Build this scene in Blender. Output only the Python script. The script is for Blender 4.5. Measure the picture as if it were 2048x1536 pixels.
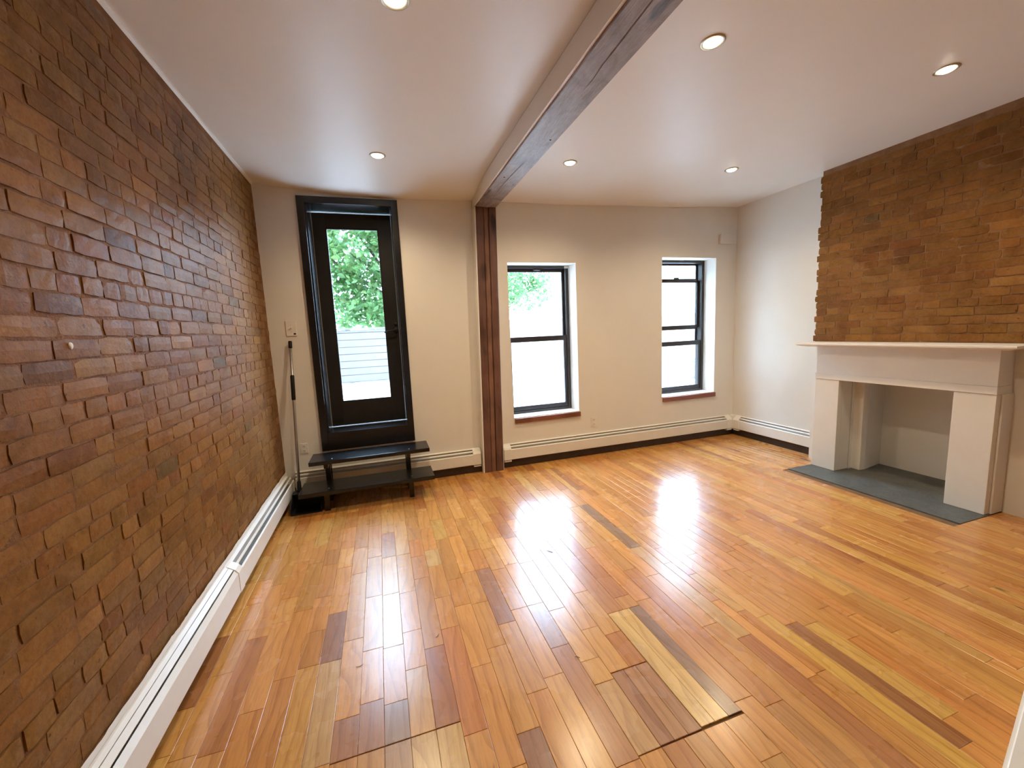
import bpy, bmesh, math, random
from mathutils import Vector, Matrix, noise

for o in list(bpy.data.objects):
    bpy.data.objects.remove(o, do_unlink=True)
scene = bpy.context.scene
COL = scene.collection
R = random.Random(7)

# ------------------------------------------------------------------ camera
FPX = 818.92
PAN, TILT, ROLL = math.radians(17.618), math.radians(-7.358), math.radians(-2.589)
CAM = Vector((0.942, 0.0, 1.5))
fw = Vector((math.sin(PAN) * math.cos(TILT), math.cos(PAN) * math.cos(TILT), math.sin(TILT)))
rt = Vector((math.cos(PAN), -math.sin(PAN), 0))
up = rt.cross(fw)
rt2 = math.cos(ROLL) * rt + math.sin(ROLL) * up
up2 = -math.sin(ROLL) * rt + math.cos(ROLL) * up
cd = bpy.data.cameras.new('camera')
cd.sensor_fit = 'HORIZONTAL'
cd.sensor_width = 36.0
cd.lens = 36.0 * FPX / 2048.0
cd.clip_start = 0.02
cd.clip_end = 200
cam = bpy.data.objects.new('camera', cd)
m = Matrix((rt2, up2, -fw)).transposed().to_4x4()
m.translation = CAM
cam.matrix_world = m
COL.objects.link(cam)
scene.camera = cam


def project(p):
    d = Vector(p) - CAM
    z = d.dot(fw)
    if z < 0.05:
        return None
    return 1024 + FPX * d.dot(rt2) / z, 768 - FPX * d.dot(up2) / z, z


# ------------------------------------------------------------------ light
SKY = 25.0
world = bpy.data.worlds.new('world')
scene.world = world
world.use_nodes = True
bg = world.node_tree.nodes['Background']
bg.inputs['Color'].default_value = (0.50, 0.71, 1.0, 1)
bg.inputs['Strength'].default_value = SKY
LAMP_W = 48.0
LAMP_COL = (1.0, 0.80, 0.52)
scene.view_settings.view_transform = 'Standard'
scene.view_settings.look = 'None'
scene.view_settings.exposure = 0.22
scene.view_settings.gamma = 1.0
scene.view_settings.use_curve_mapping = False


# ------------------------------------------------------------------ node helpers
class NT:
    def __init__(self, name):
        self.m = bpy.data.materials.new(name)
        self.m.use_nodes = True
        self.t = self.m.node_tree
        self.b = self.t.nodes['Principled BSDF']
        self.out = self.t.nodes['Material Output']

    def n(self, typ, **kw):
        nd = self.t.nodes.new(typ)
        for k, v in kw.items():
            if k.startswith('i_'):
                nd.inputs[k[2:].replace('_', ' ')].default_value = v
            else:
                setattr(nd, k, v)
        return nd

    def l(self, a, b):
        self.t.links.new(a, b)

    def mix(self, fac, a, b, mode='MIX'):
        nd = self.t.nodes.new('ShaderNodeMix')
        nd.data_type = 'RGBA'
        nd.blend_type = mode
        for sock, v in ((nd.inputs[0], fac), (nd.inputs[6], a), (nd.inputs[7], b)):
            if hasattr(v, 'is_linked'):
                self.l(v, sock)
            elif isinstance(v, (int, float)):
                sock.default_value = v
            else:
                sock.default_value = (*v, 1) if len(v) == 3 else v
        return nd.outputs[2]

    def ramp(self, fac, stops):
        nd = self.t.nodes.new('ShaderNodeValToRGB')
        cr = nd.color_ramp
        while len(cr.elements) < len(stops):
            cr.elements.new(0.5)
        for e, (p, c) in zip(cr.elements, stops):
            e.position = p
            e.color = (*c, 1) if len(c) == 3 else c
        self.l(fac, nd.inputs[0])
        return nd.outputs[0]

    def pos(self, scale=(1, 1, 1), rot=(0, 0, 0), obj=False):
        if obj:
            src = self.n('ShaderNodeTexCoord').outputs['Object']
        else:
            src = self.n('ShaderNodeNewGeometry').outputs['Position']
        mp = self.n('ShaderNodeMapping')
        mp.inputs['Scale'].default_value = scale
        mp.inputs['Rotation'].default_value = rot
        self.l(src, mp.inputs[0])
        return mp.outputs[0]

    def noise(self, vec, scale=5, detail=3, rough=0.5, dist=0.0):
        nd = self.n('ShaderNodeTexNoise')
        nd.inputs['Scale'].default_value = scale
        nd.inputs['Detail'].default_value = detail
        nd.inputs['Roughness'].default_value = rough
        nd.inputs['Distortion'].default_value = dist
        self.l(vec, nd.inputs['Vector'])
        return nd.outputs[0]

    def bump(self, h, strength=0.2, dist=0.01):
        nd = self.n('ShaderNodeBump')
        nd.inputs['Strength'].default_value = strength
        nd.inputs['Distance'].default_value = dist
        self.l(h, nd.inputs['Height'])
        self.l(nd.outputs[0], self.b.inputs['Normal'])

    def base(self, v):
        if hasattr(v, 'is_linked'):
            self.l(v, self.b.inputs['Base Color'])
        else:
            self.b.inputs['Base Color'].default_value = (*v, 1)

    def set(self, **kw):
        for k, v in kw.items():
            self.b.inputs[k.replace('_', ' ')].default_value = v


def paint(name, c, rough=0.5, var=0.05, bump=0.05, scale=6, spec=0.5, metal=0.0, coat=0.0):
    t = NT(name)
    v = t.pos()
    n1 = t.noise(v, scale, 4, 0.6)
    lo = tuple(x * (1 - var) for x in c)
    hi = tuple(min(1, x * (1 + var)) for x in c)
    t.base(t.ramp(n1, [(0.3, lo), (0.7, hi)]))
    t.set(Roughness=rough, Metallic=metal, Specular_IOR_Level=spec, Coat_Weight=coat)
    if bump:
        t.bump(t.noise(v, scale * 14, 3, 0.6), bump, 0.004)
    return t.m


M = {}
M['plaster'] = paint('plaster_white', (0.83, 0.80, 0.74), 0.55, 0.02, 0.12, 2.2)
M['ceiling'] = paint('ceiling_white', (0.90, 0.875, 0.835), 0.42, 0.015, 0.06, 1.6)
M['enamel'] = paint('heater_enamel', (0.84, 0.82, 0.76), 0.38, 0.02, 0.02, 8)
M['white_trim'] = paint('white_gloss_trim', (0.84, 0.82, 0.77), 0.45, 0.02, 0.08, 5)
M['black_paint'] = paint('black_gloss_paint', (0.0065, 0.0065, 0.0070), 0.27, 0.25, 0.05, 9, 0.5)
M['black_satin'] = paint('black_satin_door', (0.014, 0.013, 0.012), 0.45, 0.2, 0.03, 8, 0.4)
M['subfloor'] = paint('bare_subfloor_wood', (0.20, 0.12, 0.06), 0.8, 0.2, 0.1, 8, 0.2)
M['fin_metal'] = paint('galvanised_fins', (0.30, 0.30, 0.29), 0.5, 0.15, 0, 20, 0.5, 0.6)
M['hole_shade'] = paint('dark_nail_hole', (0.075, 0.042, 0.028), 0.7, 0.25, 0.2, 60, 0.4)  # dark tone for the shade in nail holes of the beam
M['slot_shade'] = paint('brown_slot_shade', (0.10, 0.08, 0.06), 0.5, 0.1, 0, 30, 0.4)  # dark brown stands for the shade inside the outlet holes
M['base_dark'] = paint('dark_brown_base', (0.045, 0.028, 0.020), 0.5, 0.3, 0.1, 12)
M['win_frame'] = paint('bronze_window_frame', (0.030, 0.026, 0.026), 0.35, 0.2, 0.02, 9)
M['steel'] = paint('brushed_steel', (0.42, 0.40, 0.38), 0.38, 0.1, 0.0, 20, 0.5, 0.85)
M['rubber'] = paint('black_rubber', (0.012, 0.012, 0.013), 0.6, 0.2, 0.1, 40, 0.3)
M['plastic_white'] = paint('white_plastic', (0.83, 0.80, 0.74), 0.35, 0.02, 0.0, 8)
M['slate'] = None
M['screw'] = paint('screw_steel', (0.6, 0.6, 0.62), 0.3, 0.1, 0, 30, 0.5, 0.9)
M['strip'] = paint('weather_strip_grey', (0.42, 0.40, 0.38), 0.5, 0.1, 0.05, 20)

t = NT('slate_hearth')
v = t.pos()
n1 = t.noise(v, 7, 5, 0.65, 0.4)
n2 = t.noise(t.pos((1, 4, 1)), 26, 3, 0.6)
c = t.ramp(n1, [(0.3, (0.072, 0.078, 0.070)), (0.7, (0.150, 0.158, 0.142))])
t.base(t.mix(0.25, c, t.ramp(n2, [(0.35, (0.03, 0.03, 0.03)), (0.65, (0.16, 0.17, 0.165))])))
t.set(Roughness=0.6)
t.bump(n1, 0.25, 0.004)
M['slate'] = t.m


# wood of the post, the beam and the sills
def oldwood(name, dark, mid, light, axis, rough, gloss_var=0.15, sc=1.0):
    t = NT(name)
    s = {'y': (16, 1.0, 16), 'z': (16, 16, 1.0), 'x': (1.0, 16, 16)}[axis]
    s = tuple(x * sc for x in s)
    v = t.pos(s)
    g = t.noise(v, 3.0, 6, 0.65, 0.9)
    big = t.noise(t.pos(), 4.5, 3, 0.5)
    c = t.ramp(g, [(0.28, dark), (0.5, mid), (0.72, light)])
    c = t.mix(0.55, c, t.ramp(big, [(0.35, tuple(x * 0.55 for x in mid)), (0.65, tuple(min(1, x * 1.25) for x in mid))]), 'MIX')
    kn = t.noise(t.pos(tuple(min(x, 2.6) for x in s)), 2.4, 2, 0.4)
    c = t.mix(t.ramp(kn, [(0.62, (0, 0, 0)), (0.72, (1, 1, 1))]), c, tuple(x * 0.5 for x in dark))
    t.base(c)
    rr = t.n('ShaderNodeMapRange')
    rr.inputs['To Min'].default_value = rough - gloss_var
    rr.inputs['To Max'].default_value = rough + gloss_var
    t.l(big, rr.inputs[0])
    t.l(rr.outputs[0], t.b.inputs['Roughness'])
    t.bump(g, 0.55, 0.006)
    return t.m


t = NT('weathered_beam_wood')
fine = t.noise(t.pos((26, 1.6, 26)), 3.0, 6, 0.7, 0.6)
blot = t.noise(t.pos((2.2, 1.0, 2.2)), 4.0, 6, 0.72, 0.8)
knot = t.noise(t.pos((1.6, 0.7, 1.6)), 5.5, 1, 0.4, 0.3)
c = t.ramp(blot, [(0.28, (0.12, 0.075, 0.055)), (0.45, (0.27, 0.195, 0.155)), (0.6, (0.36, 0.28, 0.235)), (0.78, (0.46, 0.39, 0.34))])
c = t.mix(1.0, c, t.ramp(fine, [(0.3, (0.72, 0.70, 0.68)), (0.6, (1.05, 1.05, 1.05))]), 'MULTIPLY')
c = t.mix(t.ramp(knot, [(0.66, (0, 0, 0)), (0.73, (0.9, 0.9, 0.9))]), c, (0.06, 0.036, 0.026))
t.base(c)
t.set(Roughness=0.36)
t.bump(t.mix(0.5, fine, blot), 0.7, 0.008)
M['beam'] = t.m
M['post'] = oldwood('red_brown_post_wood', (0.075, 0.034, 0.025), (0.165, 0.078, 0.058), (0.25, 0.13, 0.095), 'z', 0.5)
M['post_mid'] = oldwood('light_brown_post_wood', (0.11, 0.052, 0.034), (0.23, 0.115, 0.073), (0.34, 0.19, 0.12), 'z', 0.5)
M['sill'] = oldwood('red_brown_sill_wood', (0.14, 0.045, 0.025), (0.24, 0.085, 0.05), (0.32, 0.13, 0.08), 'x', 0.45)

# glass: clear sheet with surface reflection
t = NT('clear_glass')
tr = t.n('ShaderNodeBsdfTransparent')
tr.inputs[0].default_value = (0.95, 0.97, 0.97, 1)
gl = t.n('ShaderNodeBsdfGlossy')
gl.inputs['Roughness'].default_value = 0.02
fr = t.n('ShaderNodeFresnel')
fr.inputs[0].default_value = 1.45
ir = t.n('ShaderNodeMapRange')
ir.inputs['To Min'].default_value = 1.45
ir.inputs['To Max'].default_value = 1 / 1.45
t.l(t.n('ShaderNodeNewGeometry').outputs['Backfacing'], ir.inputs[0])
t.l(ir.outputs[0], fr.inputs[0])
ms = t.n('ShaderNodeMixShader')
t.l(fr.outputs[0], ms.inputs[0])
t.l(tr.outputs[0], ms.inputs[1])
t.l(gl.outputs[0], ms.inputs[2])
t.l(ms.outputs[0], t.out.inputs['Surface'])
M['glass'] = t.m
# brick
def brick_mat(name):
    t = NT(name)
    at = t.n('ShaderNodeAttribute', attribute_name='bc').outputs['Color']
    oi = t.n('ShaderNodeObjectInfo').outputs['Color']
    c = t.mix(1.0, at, oi, 'MULTIPLY')
    v = t.pos()
    n1 = t.noise(v, 9, 6, 0.7, 0.3)
    n2 = t.noise(v, 60, 4, 0.7)
    c = t.mix(1.0, c, t.ramp(n1, [(0.25, (0.62, 0.58, 0.55)), (0.5, (1, 1, 1)), (0.8, (1.22, 1.22, 1.2))]), 'MULTIPLY')
    c = t.mix(1.0, c, t.ramp(n2, [(0.3, (0.78, 0.76, 0.74)), (0.65, (1.08, 1.08, 1.08))]), 'MULTIPLY')
    # thin smears of old mortar and dark pits
    sm = t.noise(v, 15, 5, 0.75, 1.2)
    c = t.mix(t.ramp(sm, [(0.50, (0, 0, 0)), (0.64, (0.62, 0.62, 0.62))]), c, (0.265, 0.140, 0.056))
    big = t.noise(v, 1.3, 4, 0.6)
    c = t.mix(1.0, c, t.ramp(big, [(0.28, (0.62, 0.62, 0.66)), (0.45, (0.95, 0.95, 0.95)), (0.7, (1.08, 1.06, 1.0))]), 'MULTIPLY')
    pit = t.noise(v, 42, 2, 0.5)
    c = t.mix(t.ramp(pit, [(0.69, (0, 0, 0)), (0.74, (0.75, 0.75, 0.75))]), c, (0.06, 0.026, 0.014))
    t.base(c)
    t.set(Roughness=0.38, Specular_IOR_Level=0.06)
    h = t.mix(0.5, n1, n2)
    t.bump(h, 0.40, 0.007)
    return t.m


M['brick'] = brick_mat('old_brown_brick')
t = NT('brown_mortar')
v = t.pos()
n1 = t.noise(v, 8, 6, 0.7, 0.5)
n2 = t.noise(v, 55, 4, 0.7)
c = t.ramp(n1, [(0.25, (0.125, 0.054, 0.019)), (0.5, (0.215, 0.098, 0.036)), (0.75, (0.285, 0.144, 0.058))])
t.base(c)
t.set(Roughness=0.8, Specular_IOR_Level=0.25)
t.bump(t.mix(0.5, n1, n2), 0.9, 0.012)
M['mortar'] = t.m
t = NT('pale_brown_mortar')
v = t.pos()
n1 = t.noise(v, 8, 6, 0.7, 0.5)
t.base(t.ramp(n1, [(0.25, (0.17, 0.082, 0.036)), (0.5, (0.27, 0.145, 0.070)), (0.75, (0.36, 0.21, 0.11))]))
t.set(Roughness=0.8, Specular_IOR_Level=0.2)
t.bump(t.mix(0.5, n1, t.noise(v, 55, 4, 0.7)), 0.9, 0.012)
M['mortar_pale'] = t.m

# oak floor
t = NT('oak_strip_floor')
at = t.n('ShaderNodeAttribute', attribute_name='pc').outputs['Color']
off = t.n('ShaderNodeAttribute', attribute_name='po').outputs['Vector']
va = t.n('ShaderNodeVectorMath', operation='MULTIPLY_ADD')
va.inputs[1].default_value = (9, 9, 9)
t.l(off, va.inputs[0])
t.l(t.n('ShaderNodeNewGeometry').outputs['Position'], va.inputs[2])
def pmap(s):
    mp = t.n('ShaderNodeMapping')
    mp.inputs['Scale'].default_value = s
    t.l(va.outputs[0], mp.inputs[0])
    return mp.outputs[0]
g1 = t.noise(pmap((42, 2.6, 1)), 3.0, 5, 0.62, 0.5)
wv = t.n('ShaderNodeTexWave', wave_type='BANDS', bands_direction='X', wave_profile='SAW')
wv.inputs['Scale'].default_value = 5.5
wv.inputs['Distortion'].default_value = 15.0
wv.inputs['Detail'].default_value = 2.0
wv.inputs['Detail Scale'].default_value = 0.7
t.l(pmap((1.0, 0.30, 1)), wv.inputs['Vector'])
kn = t.noise(pmap((17, 5.0, 1)), 1.3, 2, 0.5, 0.4)
c = t.mix(1.0, at, t.ramp(g1, [(0.25, (0.74, 0.68, 0.62)), (0.5, (1.0, 1.0, 1.0)), (0.8, (1.14, 1.15, 1.16))]), 'MULTIPLY')
c = t.mix(0.8, c, t.mix(1.0, c, t.ramp(wv.outputs['Color'], [(0.0, (0.74, 0.65, 0.56)), (0.35, (1.02, 1.02, 1.02)), (1.0, (1.06, 1.06, 1.06))]), 'MULTIPLY'))
c = t.mix(t.ramp(kn, [(0.74, (0, 0, 0)), (0.83, (0.8, 0.8, 0.8))]), c, (0.085, 0.036, 0.016))
t.base(c)
rr = t.n('ShaderNodeMapRange')
rr.inputs['To Min'].default_value = 0.20
rr.inputs['To Max'].default_value = 0.34
t.l(t.noise(t.pos((1, 1, 1)), 3.5, 3, 0.6), rr.inputs[0])
t.l(rr.outputs[0], t.b.inputs['Roughness'])
t.set(Specular_IOR_Level=0.5, Coat_Weight=0.5, Coat_Roughness=0.2)
t.bump(t.mix(0.35, t.noise(t.pos((1, 1, 1)), 7, 2, 0.5), g1), 0.06, 0.02)
M['floor'] = t.m


# ------------------------------------------------------------------ mesh helpers
def link(o, parent=None):
    COL.objects.link(o)
    if parent is not None:
        o.parent = parent
    return o


def mesh_obj(name, verts, faces, mat, parent=None, smooth=False):
    me = bpy.data.meshes.new(name)
    me.from_pydata([tuple(v) for v in verts], [], faces)
    me.validate()
    if mat is not None:
        me.materials.append(mat)
    if smooth:
        for p in me.polygons:
            p.use_smooth = True
    return link(bpy.data.objects.new(name, me), parent)


def bm_obj(name, bm, mat, parent=None, smooth=False):
    bmesh.ops.recalc_face_normals(bm, faces=bm.faces)
    me = bpy.data.meshes.new(name)
    bm.to_mesh(me)
    bm.free()
    me.materials.append(mat)
    if smooth:
        for p in me.polygons:
            p.use_smooth = True
    return link(bpy.data.objects.new(name, me), parent)


def add_box(bm, x0, x1, y0, y1, z0, z1):
    vs = [bm.verts.new(p) for p in ((x0, y0, z0), (x1, y0, z0), (x1, y1, z0), (x0, y1, z0),
                                    (x0, y0, z1), (x1, y0, z1), (x1, y1, z1), (x0, y1, z1))]
    for f in ((0, 3, 2, 1), (4, 5, 6, 7), (0, 1, 5, 4), (1, 2, 6, 5), (2, 3, 7, 6), (3, 0, 4, 7)):
        bm.faces.new([vs[i] for i in f])
    return vs


def box(name, x0, x1, y0, y1, z0, z1, mat, parent=None, bevel=0.003, seg=2, fn=None):
    bm = bmesh.new()
    add_box(bm, x0, x1, y0, y1, z0, z1)
    if bevel:
        bmesh.ops.bevel(bm, geom=bm.edges[:], offset=bevel, segments=seg, profile=0.7, affect='EDGES')
    if fn:
        for v in bm.verts:
            v.co = Vector(fn(v.co))
    return bm_obj(name, bm, mat, parent)


def prism(name, prof, a0, a1, axis, mat, parent=None, bevel=0.0):
    """profile of (u, v) points extruded along axis; x: (u,v)=(y,z)  y: (x,z)  z: (x,y)"""
    bm = bmesh.new()
    def P(u, v, a):
        return {'x': (a, u, v), 'y': (u, a, v), 'z': (u, v, a)}[axis]
    A = [bm.verts.new(P(u, v, a0)) for u, v in prof]
    B = [bm.verts.new(P(u, v, a1)) for u, v in prof]
    n = len(prof)
    bm.faces.new(A)
    bm.faces.new(B[::-1])
    for i in range(n):
        bm.faces.new([A[i], B[i], B[(i + 1) % n], A[(i + 1) % n]])
    if bevel:
        bmesh.ops.bevel(bm, geom=bm.edges[:], offset=bevel, segments=1, affect='EDGES')
    return bm_obj(name, bm, mat, parent)


def tube(name, pts, rad, mat, parent=None, seg=14, caps=True):
    bm = bmesh.new()
    rings = []
    n = len(pts)
    for i, p in enumerate(pts):
        p = Vector(p)
        a = Vector(pts[max(0, i - 1)])
        b = Vector(pts[min(n - 1, i + 1)])
        d = (b - a).normalized()
        s = Vector((0, 0, 1)) if abs(d.z) < 0.9 else Vector((1, 0, 0))
        u = d.cross(s).normalized()
        w = d.cross(u)
        r = rad[i] if isinstance(rad, (list, tuple)) else rad
        rings.append([bm.verts.new(p + r * (math.cos(2 * math.pi * k / seg) * u + math.sin(2 * math.pi * k / seg) * w)) for k in range(seg)])
    for i in range(n - 1):
        for k in range(seg):
            bm.faces.new([rings[i][k], rings[i][(k + 1) % seg], rings[i + 1][(k + 1) % seg], rings[i + 1][k]])
    if caps:
        bm.faces.new(rings[0][::-1])
        bm.faces.new(rings[-1])
    return bm_obj(name, bm, mat, parent, smooth=True)


def lathe(name, prof, mat, parent=None, seg=28, origin=(0, 0, 0)):
    """(radius, z) profile about z"""
    bm = bmesh.new()
    rings = []
    for r, z in prof:
        rings.append([bm.verts.new((origin[0] + r * math.cos(2 * math.pi * k / seg), origin[1] + r * math.sin(2 * math.pi * k / seg), origin[2] + z)) for k in range(seg)])
    for i in range(len(prof) - 1):
        for k in range(seg):
            bm.faces.new([rings[i][k], rings[i][(k + 1) % seg], rings[i + 1][(k + 1) % seg], rings[i + 1][k]])
    return bm_obj(name, bm, mat, parent, smooth=True)


def empty(name, loc=(0, 0, 0), rz=0.0):
    o = bpy.data.objects.new(name, None)
    o.location = loc
    o.rotation_euler = (0, 0, rz)
    o.empty_display_size = 0.1
    COL.objects.link(o)
    return o


def tag(o, label, cat=None, group=None, kind=None):
    o['label'] = label
    if cat:
        o['category'] = cat
    if group:
        o['group'] = group
    if kind:
        o['kind'] = kind
    return o


def structure(o, label=None):
    o['kind'] = 'structure'
    if label:
        o['label'] = label
    return o


def keep_world(o, parent):
    """geometry was made in world coordinates, parent sits elsewhere"""
    o.parent = parent
    o.matrix_parent_inverse = (Matrix.Translation(parent.location) @ Matrix.Rotation(parent.rotation_euler.z, 4, 'Z')).inverted()
    return o


def grid_wall(name, us, vs, holes, a0, a1, axis, mat):
    """wall slab from a grid of cells; axis 'y': u=x, v=z, slab a0..a1 in y; axis 'x': u=y, v=z"""
    def solid(i, j):
        if i < 0 or j < 0 or i >= len(us) - 1 or j >= len(vs) - 1:
            return False
        u, v = (us[i] + us[i + 1]) / 2, (vs[j] + vs[j + 1]) / 2
        return not any(h[0] < u < h[1] and h[2] < v < h[3] for h in holes)
    bm = bmesh.new()
    cache = {}
    def V(u, a, v):
        k = (round(u, 5), round(a, 5), round(v, 5))
        if k not in cache:
            cache[k] = bm.verts.new((u, a, v) if axis == 'y' else (a, u, v))
        return cache[k]
    for i in range(len(us) - 1):
        for j in range(len(vs) - 1):
            if not solid(i, j):
                continue
            u0, u1, v0, v1 = us[i], us[i + 1], vs[j], vs[j + 1]
            bm.faces.new([V(u0, a0, v0), V(u1, a0, v0), V(u1, a0, v1), V(u0, a0, v1)])
            bm.faces.new([V(u0, a1, v0), V(u0, a1, v1), V(u1, a1, v1), V(u1, a1, v0)])
            if not solid(i - 1, j):
                bm.faces.new([V(u0, a0, v0), V(u0, a0, v1), V(u0, a1, v1), V(u0, a1, v0)])
            if not solid(i + 1, j):
                bm.faces.new([V(u1, a0, v0), V(u1, a1, v0), V(u1, a1, v1), V(u1, a0, v1)])
            if not solid(i, j - 1):
                bm.faces.new([V(u0, a0, v0), V(u0, a1, v0), V(u1, a1, v0), V(u1, a0, v0)])
            if not solid(i, j + 1):
                bm.faces.new([V(u0, a0, v1), V(u1, a0, v1), V(u1, a1, v1), V(u0, a1, v1)])
    return bm_obj(name, bm, mat)


def set_attr(me, name, vals):
    """vals: one rgb for each vertex or a single rgb"""
    a = me.color_attributes.new(name, 'FLOAT_COLOR', 'POINT')
    n = len(me.vertices)
    flat = []
    if isinstance(vals[0], (int, float)):
        flat = list((*vals, 1.0)) * n
    else:
        for v in vals:
            flat.extend((*v, 1.0))
    a.data.foreach_set('color', flat)


# ------------------------------------------------------------------ dimensions
YB = 4.25          # back wall
XR = 5.38          # right wall
XC = 5.25          # chimney breast face
YF = -2.6          # wall behind the camera
CY0, CY1 = 1.54, 3.11   # chimney breast


def lerp_tab(tab, x):
    for (a, va), (b, vb) in zip(tab, tab[1:]):
        if x <= b:
            k = max(0.0, (x - a) / (b - a))
            k = k * k * (3 - 2 * k)
            return va + (vb - va) * k
    return tab[-1][1]


DIP = [(-0.2, 0.0), (0.0, 0.0), (0.25, 0.035), (0.8, 0.075), (1.25, 0.085), (2.0, 0.07), (2.9, 0.068), (4.1, 0.045), (5.4, 0.004)]


def zceil(x, y):
    b = 2.883 + 0.042 * max(0, min(1, x / 5.37))
    k = max(0.0, min(1.0, (y - 3.62) / 0.63))
    k = k * k * (3 - 2 * k)
    return b - lerp_tab(DIP, x) * k


# ------------------------------------------------------------------ room shell
# ceiling: a slightly wavy plaster sheet with a solid top
nx, ny = 56, 60
verts, faces = [], []
X0, X1, Y0, Y1 = -0.30, 5.75, YF - 0.25, YB + 0.40
for j in range(ny + 1):
    for i in range(nx + 1):
        x = X0 + (X1 - X0) * i / nx
        k = j / ny
        y = Y0 + (Y1 - Y0) * (k ** 0.55)
        verts.append((x, y, zceil(x, min(y, YB))))
for j in range(ny):
    for i in range(nx):
        a = j * (nx + 1) + i
        faces.append((a, a + nx + 1, a + nx + 2, a + 1))
nb = len(verts)
verts += [(X0, Y0, 3.25), (X1, Y0, 3.25), (X1, Y1, 3.25), (X0, Y1, 3.25)]
faces.append((nb, nb + 1, nb + 2, nb + 3))
row = lambda j: [j * (nx + 1) + i for i in range(nx + 1)]
colm = lambda i: [j * (nx + 1) + i for j in range(ny + 1)]
faces.append(tuple(row(0)) + (nb + 1, nb))
faces.append(tuple(row(ny)[::-1]) + (nb + 3, nb + 2))
faces.append(tuple(colm(0)[::-1]) + (nb, nb + 3))
faces.append(tuple(colm(nx)) + (nb + 2, nb + 1))
ceil = mesh_obj('ceiling', verts, faces, M['ceiling'], smooth=True)
structure(ceil, 'white plaster ceiling that dips towards the window wall')

# openings
DX0, DX1, DZ0, DZ1 = 0.396, 1.168, 0.575, 2.738
W1 = (2.298, 3.100, 0.53, 2.222)
W2 = (4.250, 5.060, 0.585, 2.296)
wb = grid_wall('wall_back',
               sorted([-0.16, 5.60, DX0, DX1, W1[0], W1[1], W2[0], W2[1]]),
               sorted([-0.05, 3.0, DZ0, DZ1, W1[2], W1[3], W2[2], W2[3]]),
               [(DX0, DX1, DZ0, DZ1), W1, W2], YB, YB + 0.335, 'y', M['plaster'])
structure(wb, 'cream white plaster wall with the glazed door and two windows')
wr = grid_wall('wall_right', [YF - 0.2, 1.88, 2.80, YB], [-0.05, 1.02, 3.0], [(1.88, 2.80, -0.05, 1.02)], XR, XR + 0.2, 'x', M['plaster'])
structure(wr, 'white plaster wall running into the chimney breast')
wf = grid_wall('wall_front', [-0.16, 5.60], [-0.05, 3.0], [], YF - 0.2, YF, 'y', M['plaster'])
structure(wf, 'plain white plaster wall')

# left brick wall: mortar bed and bricks
wl = empty('wall_left', (0, 0, 0))
structure(wl, 'exposed old brown brick wall with brown mortar')
verts, faces = [], []
NY, NZ = 150, 70
for j in range(NZ + 1):
    for i in range(NY + 1):
        y = YF + (YB + 0.0 - YF) * i / NY
        z = -0.05 + 3.05 * j / NZ
        d = noise.noise(Vector((y * 5, z * 5, 1.3))) * 0.004 + noise.noise(Vector((y * 21, z * 21, 4.1))) * 0.0025
        verts.append((-0.0048 + d * 0.55, y, z))
for j in range(NZ):
    for i in range(NY):
        a = j * (NY + 1) + i
        faces.append((a, a + 1, a + NY + 2, a + NY + 1))
nb = len(verts)
mo = mesh_obj('mortar_bed', verts, faces, M['mortar'], wl, smooth=True)
box('wall_core', -0.2, -0.03, YF - 0.2, YB + 0.36, -0.05, 3.0, M['mortar'], wl, bevel=0)


def brick_verts(w, h, seed, depth=0.022):
    """front face towards +x, centred in y and z; returns verts, faces (40 triangles)"""
    r = random.Random(seed)
    nu, nv = 4, 2
    V, Fc = [], []
    for j in range(nv + 1):
        for i in range(nu + 1):
            u, v = i / nu - 0.5, j / nv - 0.5
            edge_u, edge_v = i in (0, nu), j in (0, nv)
            y = u * w + r.uniform(-1, 1) * (0.0032 if edge_u else 0.004)
            z = v * h + r.uniform(-1, 1) * (0.0024 if edge_v else 0.004)
            x = r.uniform(-0.0011, 0.0011)
            if edge_u and edge_v:
                y *= 0.975
                z *= 0.91
                x -= 0.0022
            elif edge_u or edge_v:
                x -= 0.0010
            V.append((x, y, z))
    for j in range(nv):
        for i in range(nu):
            a = j * (nu + 1) + i
            Fc.append((a, a + 1, a + nu + 2, a + nu + 1))
    loop = [i for i in range(nu + 1)] + [j * (nu + 1) + nu for j in range(1, nv + 1)] + \
           [nv * (nu + 1) + i for i in range(nu - 1, -1, -1)] + [j * (nu + 1) for j in range(nv - 1, 0, -1)]
    nb = len(V)
    for k in loop:
        x, y, z = V[k]
        V.append((-depth, y * 1.01, z * 1.01))
    n = len(loop)
    for k in range(n):
        Fc.append((loop[k], nb + k, nb + (k + 1) % n, loop[(k + 1) % n]))
    return V, Fc


BR_PAL = [((0.285, 0.146, 0.060), 34), ((0.265, 0.133, 0.056), 30), ((0.305, 0.160, 0.068), 18), ((0.248, 0.115, 0.052), 10),
          ((0.205, 0.098, 0.047), 5), ((0.175, 0.120, 0.072), 1.0), ((0.325, 0.180, 0.082), 6), ((0.275, 0.152, 0.075), 10)]


def pick(pal, r, tint=(1, 1, 1)):
    s = sum(w for _, w in pal)
    k = r.uniform(0, s)
    for c, w in pal:
        k -= w
        if k <= 0:
            break
    j = r.uniform(0.88, 1.12)
    return tuple(min(1, x * j * q * r.uniform(0.96, 1.04)) for x, q in zip(c, tint))


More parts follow.
